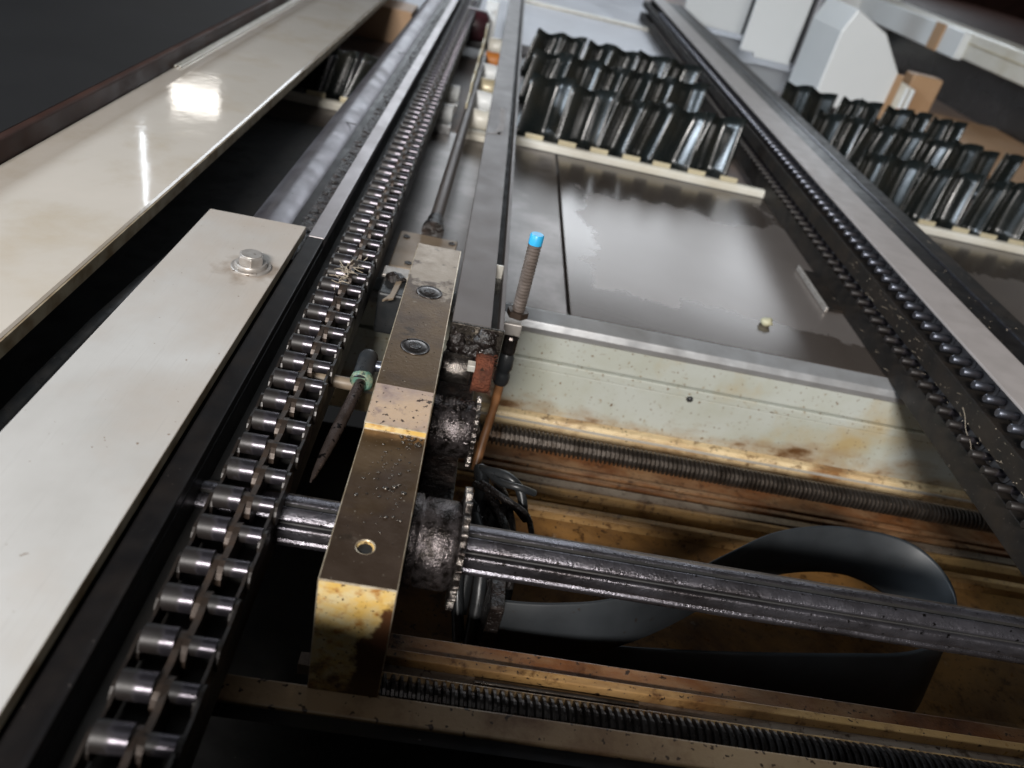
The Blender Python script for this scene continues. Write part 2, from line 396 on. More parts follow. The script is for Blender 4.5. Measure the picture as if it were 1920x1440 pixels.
# bed: cream front face with a raised band, grey ledge, lip
t = thing('machine_bed', 'stained cream bed with rusty lower edge and grey metal ledge behind the lead screw', 'machine bed', (.3, .741, -.225))
b = MB(); b.box(-.158, 2.2, .741, .80, -.225, -.152); part('upper_panel', b, M['bed'], t, .001)
part('lower_panel', (lambda m: (m.box(-.158, 2.2, .741, .80, -.262, -.1665), m)[1])(MB()), M['bed'], t, .001)
b = MB(); b.box(-.158, 2.2, .7375, .80, -.1645, -.154); part('groove_band', b, M['bed'], t, .0012)
t_up = [o for o in t.children if o.name.startswith('upper_panel')]
bpy.data.objects.remove(t_up[0])
b = MB(); b.box(-.158, 2.2, .741, .80, -.152, -.118); part('upper_panel', b, M['bed'], t, .001)
b = MB(); b.prism([(.757, -.118), (.735, -.118), (.733, -.110), (.736, -.103), (.757, -.098)], -.158, 2.2); part('ledge', b, M['ledge'], t, .0015)
b = MB(); b.prism([(.741, -.262), (.741, -.226), (.731, -.2262), (.7285, -.229), (.7285, -.262)], -.158, 2.2); part('lip', b, M['lip_cream'], t, .001)
b = MB(); b.box(-.158, 2.2, .727, .7284, -.2335, -.2305); part('lip_edge', b, M['bright_tab'], t)
# splashes / chips on the bed face
for x, z, r in ((.064, -.1585, .0035), (.292, -.1655, .004)):
    b = MB(); b.lathe((x, .737, z), (0, -1, 0), [(0, r), (.002, r * .9), (.003, r * .4)], 10); part('bolt_head', b, M['black_plastic'], t)

# trough
t = thing('trough', 'rust streaked trough with orange stains and long ribs under the splined shaft', 'trough', (.3, .5, -.262))
b = MB(); b.box(-.038, 2.2, .640, .7285, -.270, -.2625); part('back_channel', b, M['rust_floor'], t)
for y0, y1, z1, m in ((.676, .683, -.254, 'rust_floor'), (.662, .669, -.252, 'rust_floor'), (.640, .651, -.247, 'grey_rail')):
    b = MB(); b.box(-.038, 2.2, y0, y1, -.2624, z1); part('rib', b, M[m], t, .001)
b = MB(); b.prism([(.6399, -.270), (.6399, -.249), (.634, -.248), (.628, -.252), (.626, -.270)], -.038, 2.2); part('rib', b, M['rail_tan'], t, .001)
b = MB(); b.box(-.038, 2.2, .614, .6259, -.275, -.266); part('gutter', b, M['rust_floor'], t)
b = MB(); b.prism([(.6139, -.275), (.6139, -.250), (.606, -.2495), (.603, -.254), (.601, -.275)], -.038, 2.2); part('rib', b, M['rail_tan'], t, .001)
b = MB(); b.prism([(.6009, -.29), (.6009, -.262), (.45, -.285), (.31, -.285), (.31, -.29)], -.038, 2.2); part('sloping_panel', b, M['orange_floor'], t)
b = MB(); b.box(-.038, 2.2, .297, .3095, -.29, -.106); part('front_cheek', b, M['rust_floor'], t, .001)

t = thing('front_rails', 'pair of narrow tan rails beside the lower lead screw', 'rails', (.3, .285, -.105))
b = MB(); b.box(-.02, 2.0, .2885, .2945, -.112, -.101); part('rail', b, M['rail_tan'], t, .0008)
b = MB(); b.box(-.01, 2.0, .2745, .2795, -.112, -.103); part('rail', b, M['rail_tan'], t, .0008)
b = MB(); b.box(-.05, 2.0, .2797, .2883, -.118, -.1085); part('rail_bed', b, M['grey_rail'], t)
b = MB()
b.tube([(.055, .284, -.1070), (.12, .284, -.1066), (.158, .284, -.1072)], .0022, 8); part('swarf_rod', b, M['screw_steel'], t)

b = MB(); b.box(-.16, 2.0, .2445, .2608, -.128, -.0985)
single('front_bar', b, M['front_tan'], 'speckled tan bar along the bottom of the picture before the lower lead screw', 'bar', (0, .25, -.128), .0012)
b = MB(); b.box(-.10, 1.8, .236, .2442, -.30, -.1006)
single('front_skirt', b, M['black_ano'], 'black plate below the speckled tan bar', 'plate', (.3, .24, -.3))

# sheet panels behind the bed
b = MB(); b.box(.1335, 1.9, .7605, 1.338, -.112, -.100)
single('floor_panel', b, M['panel'], 'large oil stained steel sheet between the two beams with a paler patch', 'panel', (.1335, .7605, -.1), .0012)
b = MB(); b.box(-.50, .1295, .7605, 1.338, -.112, -.1003)
single('floor_panel', b, M['panel_plain'], 'darker steel sheet left of the panel seam, under the guide bar', 'panel', (-.5, .7605, -.1), .0012)
b = MB(); b.box(-.158, 2.0, .7575, .7603, -.116, -.1005)
single('panel_seam', b, M['seam_rust'], 'thin rusty seam between the steel sheets and the grey ledge', 'seam', (.3, .757, -.116))
b = MB()
bm = bmesh.new(); bmesh.ops.create_icosphere(bm, subdivisions=2, radius=.0075)
for v in bm.verts: v.co *= 1 + .55 * noise.noise(v.co * 260); v.co.z *= .7
b.add([(v.co.x + .3845, v.co.y + .8355, v.co.z - .0955) for v in bm.verts], [[v.index for v in f.verts] for f in bm.faces], 0, True); bm.free()
single('crumb', b, M['lump'], 'small pale crumb lying on the large stained steel sheet', 'debris', (.3845, .8355, -.1))

# ================================================================== BRACKET
t = thing('bracket', 'long stepped bracket of oily brown metal with a rusty yellow end face', 'bracket', (-.02, .26, -.0985))
prof = [(.2585, -.0985), (.2585, -.0072), (.382, -.0072), (.382, -.0022), (.4225, 0), (.652, 0), (.652, -.045), (.47, -.052), (.385, -.0985)]
b = MB(); b.prism(prof, -.040, 0, 'X', 0, [1, 0, 1, 2, 0, 0, 0, 0, 0]); part('body', b, [M['bracket'], M['zinc_yellow'], M['ramp_metal'], M['edge_highlight']], t, .0007)
[o for o in t.children if o.name.startswith('body')][0].modifiers['bevel'].material = 3  # bevel faces take a paler metal: a highlight painted along the edges
for x, y, rr in ((-.0196, .5615, .0108), (-.0202, .4755, .0108)):
    b = MB(); b.lathe((x, y, -.0002), (0, 0, 1), [(0, rr), (.0006, rr), (.0006, rr * .93), (.0002, rr * .88), (.0010, rr * .72), (.0010, rr * .46)], 28)
    s_ = part('screw', b, M['dark_screw'], t)
    b = MB(); b.lathe((x, y, .0006), (0, 0, 1), [(0, rr * .44), (.0006, rr * .44)], 6, 0, False); part('hex_socket', b, M['grease'], s_)
cut = MB(); cut.lathe((-.021, .2845, .002), (0, 0, -1), [(0, .0047), (.0112, .0047)], 28); cut.lathe((-.021, .2845, -.0091), (0, 0, -1), [(0, .0047), (.010, .0040)], 28, 1)  # lower hole wall painted black in place of shade
body = [o for o in t.children if o.name.startswith('body')][0]
ct = bpy.data.objects.new('drill', cut.mesh('drill', [M['zinc_yellow'], M['black_flat']], LOC[body])); COL.objects.link(ct); ct.location = LOC[body]
bpy.context.view_layer.update()
bo = body.modifiers.new('hole', 'BOOLEAN'); bo.object = ct; bo.operation = 'DIFFERENCE'; bo.solver = 'EXACT'; bo.material_mode = 'TRANSFER'
body.modifiers.move(1, 0)
bv = body.modifiers['bevel']; bv.show_viewport = False
bpy.context.view_layer.update()
me2 = bpy.data.meshes.new_from_object(body.evaluated_get(bpy.context.evaluated_depsgraph_get()))
body.modifiers.remove(bo); body.data = me2; bv.show_viewport = True
bpy.data.objects.remove(ct)
# greasy chips scattered on the lower deck
b = MB(); rnd = random.Random(4)
def chip(b, x, y, z, r, rnd):
    bm = bmesh.new(); bmesh.ops.create_icosphere(bm, subdivisions=1, radius=r)
    ph = rnd.random() * 50; e = .5 + rnd.random()
    vs = []
    for v in bm.verts:
        c = v.co * (1 + .7 * noise.noise(v.co / r * .9 + Vector((ph, 0, 0))))
        vs.append((x + c.x * (.7 + e * .6), y + c.y, z + c.z * .45))
    b.add(vs, [[v.index for v in f.verts] for f in bm.faces], 0, True); bm.free()
for i in range(85):
    y = rnd.triangular(.285, .381, .352); x = rnd.triangular(-.037, -.002, -.012)
    chip(b, x, y, -.0071, rnd.choice((.0003, .0004, .0005, .0008)), rnd)
for x, y, r in ((-.018, .331, .0014), (-.013, .333, .0015), (-.007, .329, .0012), (-.033, .322, .0013), (-.0115, .345, .0011), (-.014, .308, .001), (-.010, .309, .001)):
    chip(b, x, y, -.0069, r, rnd)
for i in range(26): chip(b, rnd.uniform(-.016, -.003), rnd.uniform(.373, .381), -.0068, rnd.uniform(.0005, .0012), rnd)
for i in range(40): chip(b, rnd.uniform(-.037, -.003), rnd.uniform(.43, .58), .0001, rnd.choice((.0002, .0003, .0004)), rnd)
part('metal_chips', b, M['chip'], t, kind='stuff')

# ------------------------------------------------------------------ splined shaft and sprockets
def spline_mesh(x0, x1, y, z, r):
    b = MB(); n = 96; nx = 60; ring = []; flag = []
    for i in range(n):
        a = 2 * PI * i / n; g = (a / (2 * PI) * 8 + .30) % 1.0
        d = abs(g - .5)
        ring.append((math.cos(a), math.sin(a), r - (.0030 if d < .09 else .0007 if d < .17 else 0))); flag.append(d < .13)
    vs = []
    for k in range(nx + 1):
        x = x0 + (x1 - x0) * k / nx
        vs += [(x, y + p[0] * p[2], z + p[1] * p[2]) for p in ring]
    for want in (False, True):
        fs = []
        for k in range(nx):
            for i in range(n):
                j = (i + 1) % n
                if (flag[i] and flag[j]) == want: fs.append((k * n + i, k * n + j, (k + 1) * n + j, (k + 1) * n + i))
        b.add(vs, fs, 1 if want else 0, not want)  # groove faces painted black to strengthen their contrast
    b.add(vs[:n], [tuple(range(n))]); b.add(vs[-n:], [tuple(range(n))]); return b
AY, AZ = .331, -.045
t = thing('splined_shaft', 'thick oily splined shaft crossing right from the bracket', 'shaft', (.0, AY, AZ))
part('shaft', spline_mesh(-.175, .62, AY, AZ, .0153), [M['shaft_steel'], M['black_flat']], t)

def sprocket(t, x, y, z, r, th, teeth, hub_x0, hub_r):
    b = MB(); prof = []
    for i in range(teeth):
        for f, rr in ((0.0, r * .86), (.22, r * .865), (.40, r), (.60, r), (.78, r * .865)):
            a = 2 * PI * (i + f) / teeth; prof.append((y + math.cos(a) * rr, z + math.sin(a) * rr))
    b.prism(prof, x - th / 2, x + th / 2, 'X'); part('toothed_disc', b, M['gear_tooth'], t, .0007)
    L = x - th / 2 - hub_x0
    b = MB(); b.lathe((hub_x0, y, z), (1, 0, 0), [(0, hub_r * 1.04), (L * .16, hub_r * 1.05), (L * .2, hub_r * .93), (L * .26, hub_r), (L * .9, hub_r), (L, hub_r * .9)], 40); part('hub', b, M['hub_grime'], t)
t = thing('sprocket', 'large grimy sprocket with thick hub on the splined shaft', 'sprocket', (.03, AY, AZ), 'sprockets beside the bracket')
sprocket(t, .0315, AY, AZ, .0375, .0042, 22, .0005, .0275)
UY, UZ = .447, -.045
t = thing('sprocket', 'smaller tar covered sprocket half way along the bracket, below the felt roller', 'sprocket', (.03, UY, UZ), 'sprockets beside the bracket')
sprocket(t, .0325, UY, UZ, .0268, .0036, 17, .0005, .0212)
# tarry lumps clinging to the upper sprocket
b = MB(); rnd = random.Random(9)
for i in range(90):
    a = rnd.uniform(.2, 2.9); rr = .0212 + rnd.uniform(-.001, .0008); x = rnd.uniform(.004, .034)
    chip(b, x, UY - math.cos(a) * rr, UZ + math.sin(a) * rr, rnd.choice((.0009, .0013, .0018, .0024)), rnd)
part('tar_lumps', b, M['hub_grime'], t, kind='stuff')

# felt roller on its pin
t = thing('felt_roller', 'rusty red felt roller on a bright pin beside the bracket', 'roller', (.03, .503, -.03), None)
b = MB(); b.cyl((.0005, .503, -.030), (.024, .503, -.030), .0118, 32, 0, .0008); part('pin', b, M['gear_tooth'], t)
b = MB(); b.box(.0205, .0265, .4905, .4985, -.0225, -.0172); part('tab', b, M['bright_tab'], t, .0004)
b = MB(); b.cyl((.0262, .503, -.030), (.0405, .503, -.030), .0150, 36, 0, .0012); fr = part('felt', b, M['felt'], t)
b = MB(); rnd = random.Random(3)
for i in range(320):
    a = rnd.uniform(0, 2 * PI); x = rnd.uniform(.0262, .0405); edge = rnd.random() < .5
    if edge: x = .0400 if rnd.random() < .75 else .0266
    p = Vector((x, .503 + math.cos(a) * .0149, -.030 + math.sin(a) * .0149))
    d = Vector(((.0022 if x > .0395 else rnd.uniform(-.0008, .0008)), math.cos(a + rnd.uniform(-1, 1)) * .0013, math.sin(a + rnd.uniform(-1, 1)) * .0013)) * rnd.uniform(.5, 1.5)
    b.tube([p, p + d * .6 + Vector((0, 0, .0002)), p + d], .00007, 3)
part('fuzz', b, M['felt'], t, kind='stuff')

# dark support lump beneath the rollers
b = MB(); b.box(.0006, .026, .375, .56, -.0985, -.066); b.box(.0006, .030, .470, .520, -.066, -.046)
single('roller_carrier', b, M['grease'], 'black grease covered carrier under the felt roller', 'carrier', (.01, .45, -.0985), .002)

# ------------------------------------------------------------------ guide bar in the middle
t = thing('guide_bar', 'long grey brown slotted bar running away from the bracket', 'guide bar', (.02, .522, -.030))
x0, x1, y0, y1 = .0030, .0440, .522, 2.75
b = MB(); b.box(x0, .0338, y0, y1, -.030, .0010); part('main_web', b, [M['bar_top']], t, .0006)
b = MB(); b.box(.0405, x1, y0, y1, -.030, .0006); part('side_flange', b, M['bar_top'], t, .0004)
b = MB(); b.box(.0338, .0405, y0 + .004, y1, -.030, -.014); part('slot_floor', b, M['black_flat'], t)
b = MB(); b.box(.0339, .0404, .640, .6413, -.014, -.001); part('slot_tab', b, M['bright_tab'], t)
b = MB(); b.box(.0025, .0447, .5185, .5219, -.032, .0012); part('end_plate', b, M['chip'], t, .0008)
# pale scratches where something rubbed the bar
b = MB()
b.prism([(.0155, 1.045), (.020, 1.03), (.026, 1.05), (.027, 1.10), (.0245, 1.16), (.018, 1.17), (.0175, 1.12), (.020, 1.09)], .0012, .0014, 'Z'); b.prism([(.004, 1.025), (.016, 1.03), (.026, 1.035), (.024, 1.045), (.012, 1.036)], .0012, .0014, 'Z')
part('worn_mark', b, M['worn'], t)
# grease packed on the bar end
b = MB(); rnd = random.Random(5)
def blob(b, x, y, z, rx, ry, rz, ph, f=2.0, amp=.5, sub=3):
    bm = bmesh.new(); bmesh.ops.create_icosphere(bm, subdivisions=sub, radius=1)
    vs = []
    for v in bm.verts:
        c = v.co * (1 + amp * noise.noise(v.co * f + Vector((ph, ph * .3, 0))) + amp * .4 * noise.noise(v.co * f * 3 + Vector((ph, 0, 7))))
        vs.append((x + c.x * rx, y + c.y * ry, z + c.z * rz))
    b.add(vs, [[v.index for v in f.verts] for f in bm.faces], 0, True); bm.free()
blob(b, .031, .518, -.008, .0085, .006, .0085, 2.0, 1.8, .35)
blob(b, .022, .517, -.020, .011, .005, .0075, 6.0)
blob(b, .009, .517, -.016, .007, .004, .010, 11.0)
blob(b, .036, .516, -.020, .006, .004, .007, 15.0)
for i in range(60): chip(b, rnd.uniform(.004, .043), .5183 + rnd.uniform(-.001, .001), rnd.uniform(-.029, -.002), rnd.uniform(.0006, .002), rnd)
part('grease_plug', b, M['grease'], t, kind='stuff')

# ------------------------------------------------------------------ sensor
t = thing('proximity_sensor', 'threaded rod sensor with a bright blue cap standing beside the guide bar', 'sensor', (.0545, .575, -.03))
sx, sy = .0565, .575
ax = Vector((.012, .035, 1)).normalized()
def along(z): return Vector((sx, sy, 0)) + ax * z
n = 22; prof = []; L = .0655
for i in range(n):
    q = L * i / n; prof += [(q, .0045), (q + L / n * .3, .0057), (q + L / n * .6, .0057), (q + L / n * .9, .0045)]
b = MB(); b.lathe(along(-.012), ax, prof + [(L, .0049)], 20, 0, False); part('threaded_barrel', b, M['barrel'], t)
b = MB(); b.lathe(along(-.012 + L), ax, [(0, .0057), (.0078, .0057), (.0086, .0050)], 20); part('cap', b, M['blue_cap'], t)
b = MB(); b.lathe(along(-.0125), ax, [(0, .0095), (.0055, .0095)], 6, 0, False); part('lock_nut', b, M['chain_plate'], t, .0006)
b = MB(); b.box(.0448, .062, .565, .586, -.028, -.0165); part('mounting_ear', b, M['bolt_grey'], t, .001)
b = MB(); b.lathe(along(-.050), ax, [(0, .0055), (.003, .0068), (.016, .0068), (.018, .0058), (.020, .0058)], 14, 0, False); part('ribbed_collar', b, M['dark_screw'], t, .0003)
b = MB(); b.lathe(along(-.082), ax, [(0, .0062), (.003, .0074), (.010, .0076), (.012, .0064), (.015, .0064), (.017, .0076), (.028, .0074), (.032, .0055)], 16); part('plug', b, M['black_plastic'], t)
b = MB(); b.tube([along(-.080), along(-.100), along(-.118) + Vector((-.001, -.004, 0)), along(-.135) + Vector((-.003, -.012, 0)), along(-.160) + Vector((-.006, -.03, 0))], .0042, 12); part('cable', b, M['brown_cable'], t)

# tangle of oily cables under the sensor
t = thing('cable_tangle', 'tangle of black oily cables hanging below the sensor', 'cables', (.06, .46, -.13))
rnd = random.Random(12)
for pts, r, m in (
    ([(.048, .505, -.128), (.056, .485, -.112), (.070, .475, -.106), (.082, .468, -.112), (.088, .455, -.125)], .0040, 'black_plastic'),
    ([(.050, .500, -.125), (.052, .470, -.120), (.050, .440, -.125), (.049, .410, -.140), (.048, .38, -.165)], .0062, 'black_plastic'),
    ([(.060, .490, -.120), (.070, .460, -.115), (.078, .435, -.125), (.074, .41, -.14), (.066, .39, -.17)], .0038, 'grease'),
    ([(.045, .47, -.115), (.060, .455, -.108), (.076, .45, -.112), (.090, .452, -.128)], .0028, 'grease'),
    ([(.040, .450, -.115), (.052, .43, -.118), (.062, .405, -.13), (.064, .38, -.16)], .0052, 'grease'),
    ([(.052, .495, -.118), (.064, .470, -.108), (.080, .462, -.104), (.094, .470, -.114)], .0030, 'black_plastic'),
    ([(.050, .470, -.112), (.066, .448, -.104), (.088, .440, -.112), (.096, .425, -.128)], .0024, 'grease'),
    ([(.056, .455, -.112), (.070, .425, -.112), (.080, .40, -.13), (.078, .37, -.165)], .0040, 'grease'),
    ([(.046, .43, -.112), (.055, .405, -.118), (.058, .38, -.138), (.058, .355, -.175)], .0052, 'black_plastic'),
    ([(.044, .44, -.11), (.040, .41, -.12), (.042, .385, -.14), (.05, .36, -.17)], .0048, 'black_plastic')):
    P = [Vector(p) for p in pts]; Q = []
    for i in range(len(P) - 1):
        p0, p1, p2, p3 = P[max(i - 1, 0)], P[i], P[i + 1], P[min(i + 2, len(P) - 1)]
        for k in range(5):
            u = k / 5; Q.append(.5 * ((2 * p1) + (p2 - p0) * u + (2 * p0 - 5 * p1 + 4 * p2 - p3) * u * u + (3 * p1 - p0 - 3 * p2 + p3) * u ** 3))
    Q.append(P[-1])
    b = MB(); b.tube(Q, r, 10); part('cable', b, M[m], t)
b = MB(); blob(b, .062, .445, -.128, .012, .018, .016, 3.3); part('tie_lump', b, M['grease'], t)

# ------------------------------------------------------------------ lead screws
def screw(name, label, x0, x1, y, z, r, pitch, depth, m, seg=20):
    b = MB(); n = int((x1 - x0) / pitch); fr = ((0.0, r), (.34, r), (.5, r - depth), (.84, r - depth))
    steps = []
    for i in range(n): steps += [(i + f, rr) for f, rr in fr]
    vs = []; fs = []
    for k, (q, rr) in enumerate(steps):
        for j in range(seg):
            a = 2 * PI * j / seg
            vs.append((x0 + (q + j / seg) * pitch, y + math.cos(a) * rr, z + math.sin(a) * rr))
    K = len(fr)
    for k in range(len(steps) - 1):
        for j in range(seg):
            if j < seg - 1: fs.append((k * seg + j, k * seg + j + 1, (k + 1) * seg + j + 1, (k + 1) * seg + j))
            elif k + K + 1 < len(steps): fs.append((k * seg + j, (k + K) * seg, (k + K + 1) * seg, (k + 1) * seg + j))
    b.add(vs, fs, 0, False)
    return single(name, b, m, label, 'lead screw', (x0, y, z), 0, 'lead screws')
screw('lead_screw', 'upper lead screw of brown steel in front of the cream bed', .02, .80, .651, -.2005, .0114, .0050, .0032, M['screw_steel'])
screw('lead_screw', 'dark lower lead screw half hidden behind the speckled tan bar', -.02, .70, .2685, -.1085, .0112, .0050, .0032, M['dark_screw'])

# ------------------------------------------------------------------ flat belt loop
t = thing('flat_belt', 'grey flat belt bent into a loop under the splined shaft', 'belt', (.27, .42, -.17))
path = [(.068, .352, -.140), (.090, .3535, -.140), (.115, .357, -.139), (.145, .365, -.1385), (.181, .382, -.138), (.215, .404, -.138), (.255, .434, -.138), (.30, .466, -.138), (.345, .486, -.139), (.385, .494, -.140), (.420, .493, -.143), (.447, .484, -.149), (.464, .464, -.158), (.469, .442, -.168), (.461, .419, -.178), (.442, .401, -.186), (.41, .390, -.191), (.36, .382, -.190), (.30, .376, -.192), (.24, .372, -.195), (.18, .370, -.198), (.12, .369, -.199), (.06, .368, -.200)]
P = [Vector(p) for p in path]; Q = []
for i in range(len(P) - 1):
    p0, p1, p2, p3 = P[max(i - 1, 0)], P[i], P[i + 1], P[min(i + 2, len(P) - 1)]
    for k in range(6):
        u = k / 6; Q.append(.5 * ((2 * p1) + (p2 - p0) * u + (2 * p0 - 5 * p1 + 4 * p2 - p3) * u * u + (3 * p1 - p0 - 3 * p2 + p3) * u ** 3))
Q.append(P[-1])
b = MB(); vs = []; fs = []; prof = [(-.5, 0), (-.46, .0013), (-.2, .0015), (0, .0019), (.2, .0015), (.46, .0013), (.5, 0), (.46, -.0013), (0, -.0013), (-.46, -.0013)]
hN = len(prof)
for i, p in enumerate(Q):
    d = (Q[min(i + 1, len(Q) - 1)] - Q[max(i - 1, 0)]).normalized()
    nrm = Vector((d.y, -d.x, 0)).normalized()
    up = (Vector((0, 0, 1)) + Vector((0, .30, 0))).normalized()
    q_ = i / len(Q); wd = .047 + .034 * min(1, max(0, (q_ - .42) / .20)) * min(1, max(.15, (1.0 - q_) / .30))
    for s_, q in prof: vs.append(p + up * (s_ * wd) + nrm * q)
for i in range(len(Q) - 1):
    for k in range(hN):
        j = (k + 1) % hN; fs.append((i * hN + k, i * hN + j, (i + 1) * hN + j, (i + 1) * hN + k))
b.add(vs, fs, 0, True); part('belt_band', b, M['belt_rubber'], t)
b = MB(); b.box(.062, .072, .340, .372, -.21, -.105); part('belt_clamp', b, M['grease'], t, .001)

# ------------------------------------------------------------------ grease nozzle left of the bracket
t = thing('grease_nipple_tube', 'thin oily tube with pointed tip hanging from a black elbow left of the bracket', 'tube', (-.055, .47, -.03))
A = Vector((-.0540, .4640, -.030)); B = Vector((-.0640, .3500, -.030)); d = (B - A)
L = d.length
b = MB(); b.lathe(A, d, [(0, .0042), (L * .55, .0042), (L * .75, .0034), (L * .93, .0019), (L, .0006)], 16); part('pointed_tube', b, M['tube_steel'], t)
b = MB(); b.lathe(A - d.normalized() * .004, d, [(0, .0075), (.0015, .0085), (.006, .0085), (.0075, .0065)], 18); part('corroded_ring', b, M['pale_green'], t)
b = MB(); b.lathe((-.0545, .462, -.030), (.05, .95, .30), [(0, .0068), (.003, .0074), (.024, .0074), (.027, .0060)], 20); part('elbow', b, M['black_plastic'], t)
b = MB(); b.cyl((-.052, .480, -.026), (-.0402, .480, -.026), .0042, 16); part('union', b, M['chain_blue'], t)
b = MB(); b.cyl((-.100, .4655, -.036), (-.058, .4655, -.036), .0048, 14); part('feed_pipe', b, M['cream_block'], t)

# small valve left of the bracket's far end
t = thing('limit_switch', 'black oily limit switch with a white plate left of the bracket', 'switch', (-.055, .63, -.075))
b = MB(); b.box(-.0675, -.0425, .622, .668, -.085, -.042); part('case', b, M['black_plastic'], t, .002)
b = MB(); b.box(-.0690, -.0425, .652, .671, -.0418, -.0385); part('top_plate', b, M['bolt_grey'], t, .0008)
b = MB(); b.prism([(-.061, .605), (-.052, .612), (-.049, .650), (-.054, .650), (-.056, .618)], -.0415, -.0395, 'Z'); part('lever', b, M['cream_block'], t)
b = MB(); blob(b, -.056, .652, -.0395, .009, .008, .004, 4.4); part('grease_lump', b, M['grease'], t)

t = thing('end_block', 'oily cream block behind the bracket carrying a dark push rod', 'block', (-.04, .76, -.0995))
b = MB(); b.box(-.0705, -.006, .716, .806, -.0997, -.060); part('block', b, M['cream_block'], t, .0015)
b = MB(); b.lathe((-.0355, .806, -.055), (0, 1, 0), [(0, .0125), (.010, .0125), (.013, .0098), (.035, .0095), (.037, .0079)], 20); part('gland', b, M['grease'], t)
b = MB(); b.cyl((-.0355, .84, -.055), (-.0275, 1.75, -.055), .0078, 18); part('push_rod', b, M['bar_top'], t)
for x, y in ((-.052, .727), (-.012, .795), (-.062, .79)):
    b = MB(); b.lathe((x, y, -.0601), (0, 0, 1), [(0, .004), (.0012, .004)], 6, 0, False); part('bolt', b, M['grease'], t)

# ================================================================== LEFT BEAM
t = thing('left_beam', 'long black beam on the left with a round steel rail and pale strip on top', 'beam', (-.16, .14, -.11))
Y0, Y1 = .10, 2.75
b = MB(); b.box(-.160, -.1225, Y0, Y1, -.115, -.0170); b.box(-.137, -.1225, Y0, .6385, -.0168, -.0084); part('side_wall', b, M['black_ano'], t, .0008)
b = MB(); b.box(-.1224, -.0765, Y0, Y1, -.060, -.0365); part('chain_gap_backing', b, M['black_flat'], t)  # black slab added so the gaps between the rollers go dark
b = MB(); b.box(-.1365, -.1222, .639, Y1, -.0168, -.0085); part('top_strip', b, M['steel_strip'], t, .0006)
b = MB(); b.box(-.1510, -.1367, .60, Y1, -.0168, -.0150); part('slot', b, M['grease'], t)
b = MB(); rnd = random.Random(21)
for i in range(150):
    y = .66 + 1.3 * rnd.random() ** 1.6; chip(b, rnd.uniform(-.150, -.138), y, -.0148, rnd.choice((.001, .0016, .0024, .0032)), rnd)
part('grease_clots', b, M['grease'], t, kind='stuff')
b = MB(); b.cyl((-.1775, .60, -.031), (-.1775, Y1, -.031), .0225, 40); part('round_rail', b, M['rail_steel'], t)
b = MB(); b.box(-.200, -.155, Y0, Y1, -.115, -.056); part('rail_base', b, M['black_flat'], t)
b = MB()
for y in (.98, 1.42): b.box(-.172, -.158, y, y + .0015, -.0100, -.0092)
part('scratch', b, M['grease'], t)

t = thing('mounting_plate', 'thick pale metal plate in the left foreground with one hex bolt', 'plate', (-.18, .4, -.009))
b = MB(); b.prism([(-.2215, .10), (-.1385, .10), (-.1385, .638), (-.2215, .636)], -.0082, 0, 'Z', 0, [1, 1, 1, 1]); part('plate', b, [M['white_pad'], M['pad_side']], t, .0007)
bx, by = -.1590, .545
b = MB(); b.lathe((bx, by, 0), (0, 0, 1), [(0, .0152), (.0016, .0152), (.0020, .0146)], 32)
b2 = part('washer', b, M['bolt_grey'], t)
b = MB(); b.lathe((bx, by, .002), (0, 0, 1), [(0, .0122), (.0012, .0126), (.0030, .0112)], 32); part('bolt_flange', b, M['bolt_grey'], t)
b = MB(); b.lathe((bx, by, .0045), (.03, 0, 1), [(0, .0100), (.0062, .0100), (.0072, .0088)], 6, 0, False); bh = part('bolt_head', b, M['bolt_grey'], t, .0005)
b = MB(); b.lathe((bx + .0003, by, .0116), (.03, 0, 1), [(0, .0080), (.0006, .0076)], 24); part('stamped_disc', b, M['bolt_grey'], bh)

# cream cover with moulding and dark wall
t = thing('cream_cover', 'wide glossy cream enamel cover along the left edge', 'cover', (-.33, .6, -.01))
b = MB(); b.prism([(-.2665, -.010), (-.2665, -.001), (-.268, .0005), (-.398, .0005), (-.398, -.010)], .15, 2.6, 'Y'); part('cover_sheet', b, M['cream_gloss'], t)
b = MB(); b.box(-.2664, -.2650, .15, 2.6, -.012, -.0015); part('edge_lip', b, M['pad_side'], t)
for x0, x1 in ((-.3985, -.3955), (-.3925, -.3905)):
    b = MB(); b.box(x0, x1, 1.02, 2.6, .0007, .0035); part('bright_moulding', b, M['bright_tab'], t, .0008)
b = MB(); b.tube([(-.268, .30, -.06), (-.2615, .421, -.05), (-.259, .50, -.048), (-.2565, .572, -.05), (-.252, .70, -.06)], .0065, 10)
single('gap_hose', b, M['black_plastic'], 'dim hose lying in the dark gap between the cream cover and pale plate', 'hose', (-.258, .5, -.06))
t = thing('side_guard', 'wide matt black guard sheet in the upper left corner with dark brown foot', 'guard', (-.41, .6, 0))
b = MB(); b.prism([(-.407, .0205), (-2.6, .05), (-2.6, .04), (-.407, .010)], .15, 5.5, 'Y'); part('guard_panel', b, M['matt_black'], t)
b = MB(); b.box(-.4305, -.399, .15, 2.8, -.004, .0200); part('brown_foot', b, M['dark_brown'], t, .002)
b = MB(); b.box(-.44, -.2005, .1, 1.215, -.11, -.0985); structure('gap_floor', b, M['black_flat'], (-.23, 1, -.11))

# ------------------------------------------------------------------ chains
def fig8(x0, x1, y, z, pitch, r, waist, seg=8):
    b = MB(); prof = []
    for i in range(seg + 1):
        a = -PI / 2 * 1.0 + PI * i / seg; prof.append((y + pitch / 2 + math.cos(a) * r, z + math.sin(a) * r))
    prof.append((y, z + waist))
    for i in range(seg + 1):
        a = PI / 2 + PI * i / seg; prof.append((y - pitch / 2 + math.cos(a) * r, z + math.sin(a) * r))
    prof.append((y, z - waist))
    b.prism(prof, x0, x1, 'X'); return b

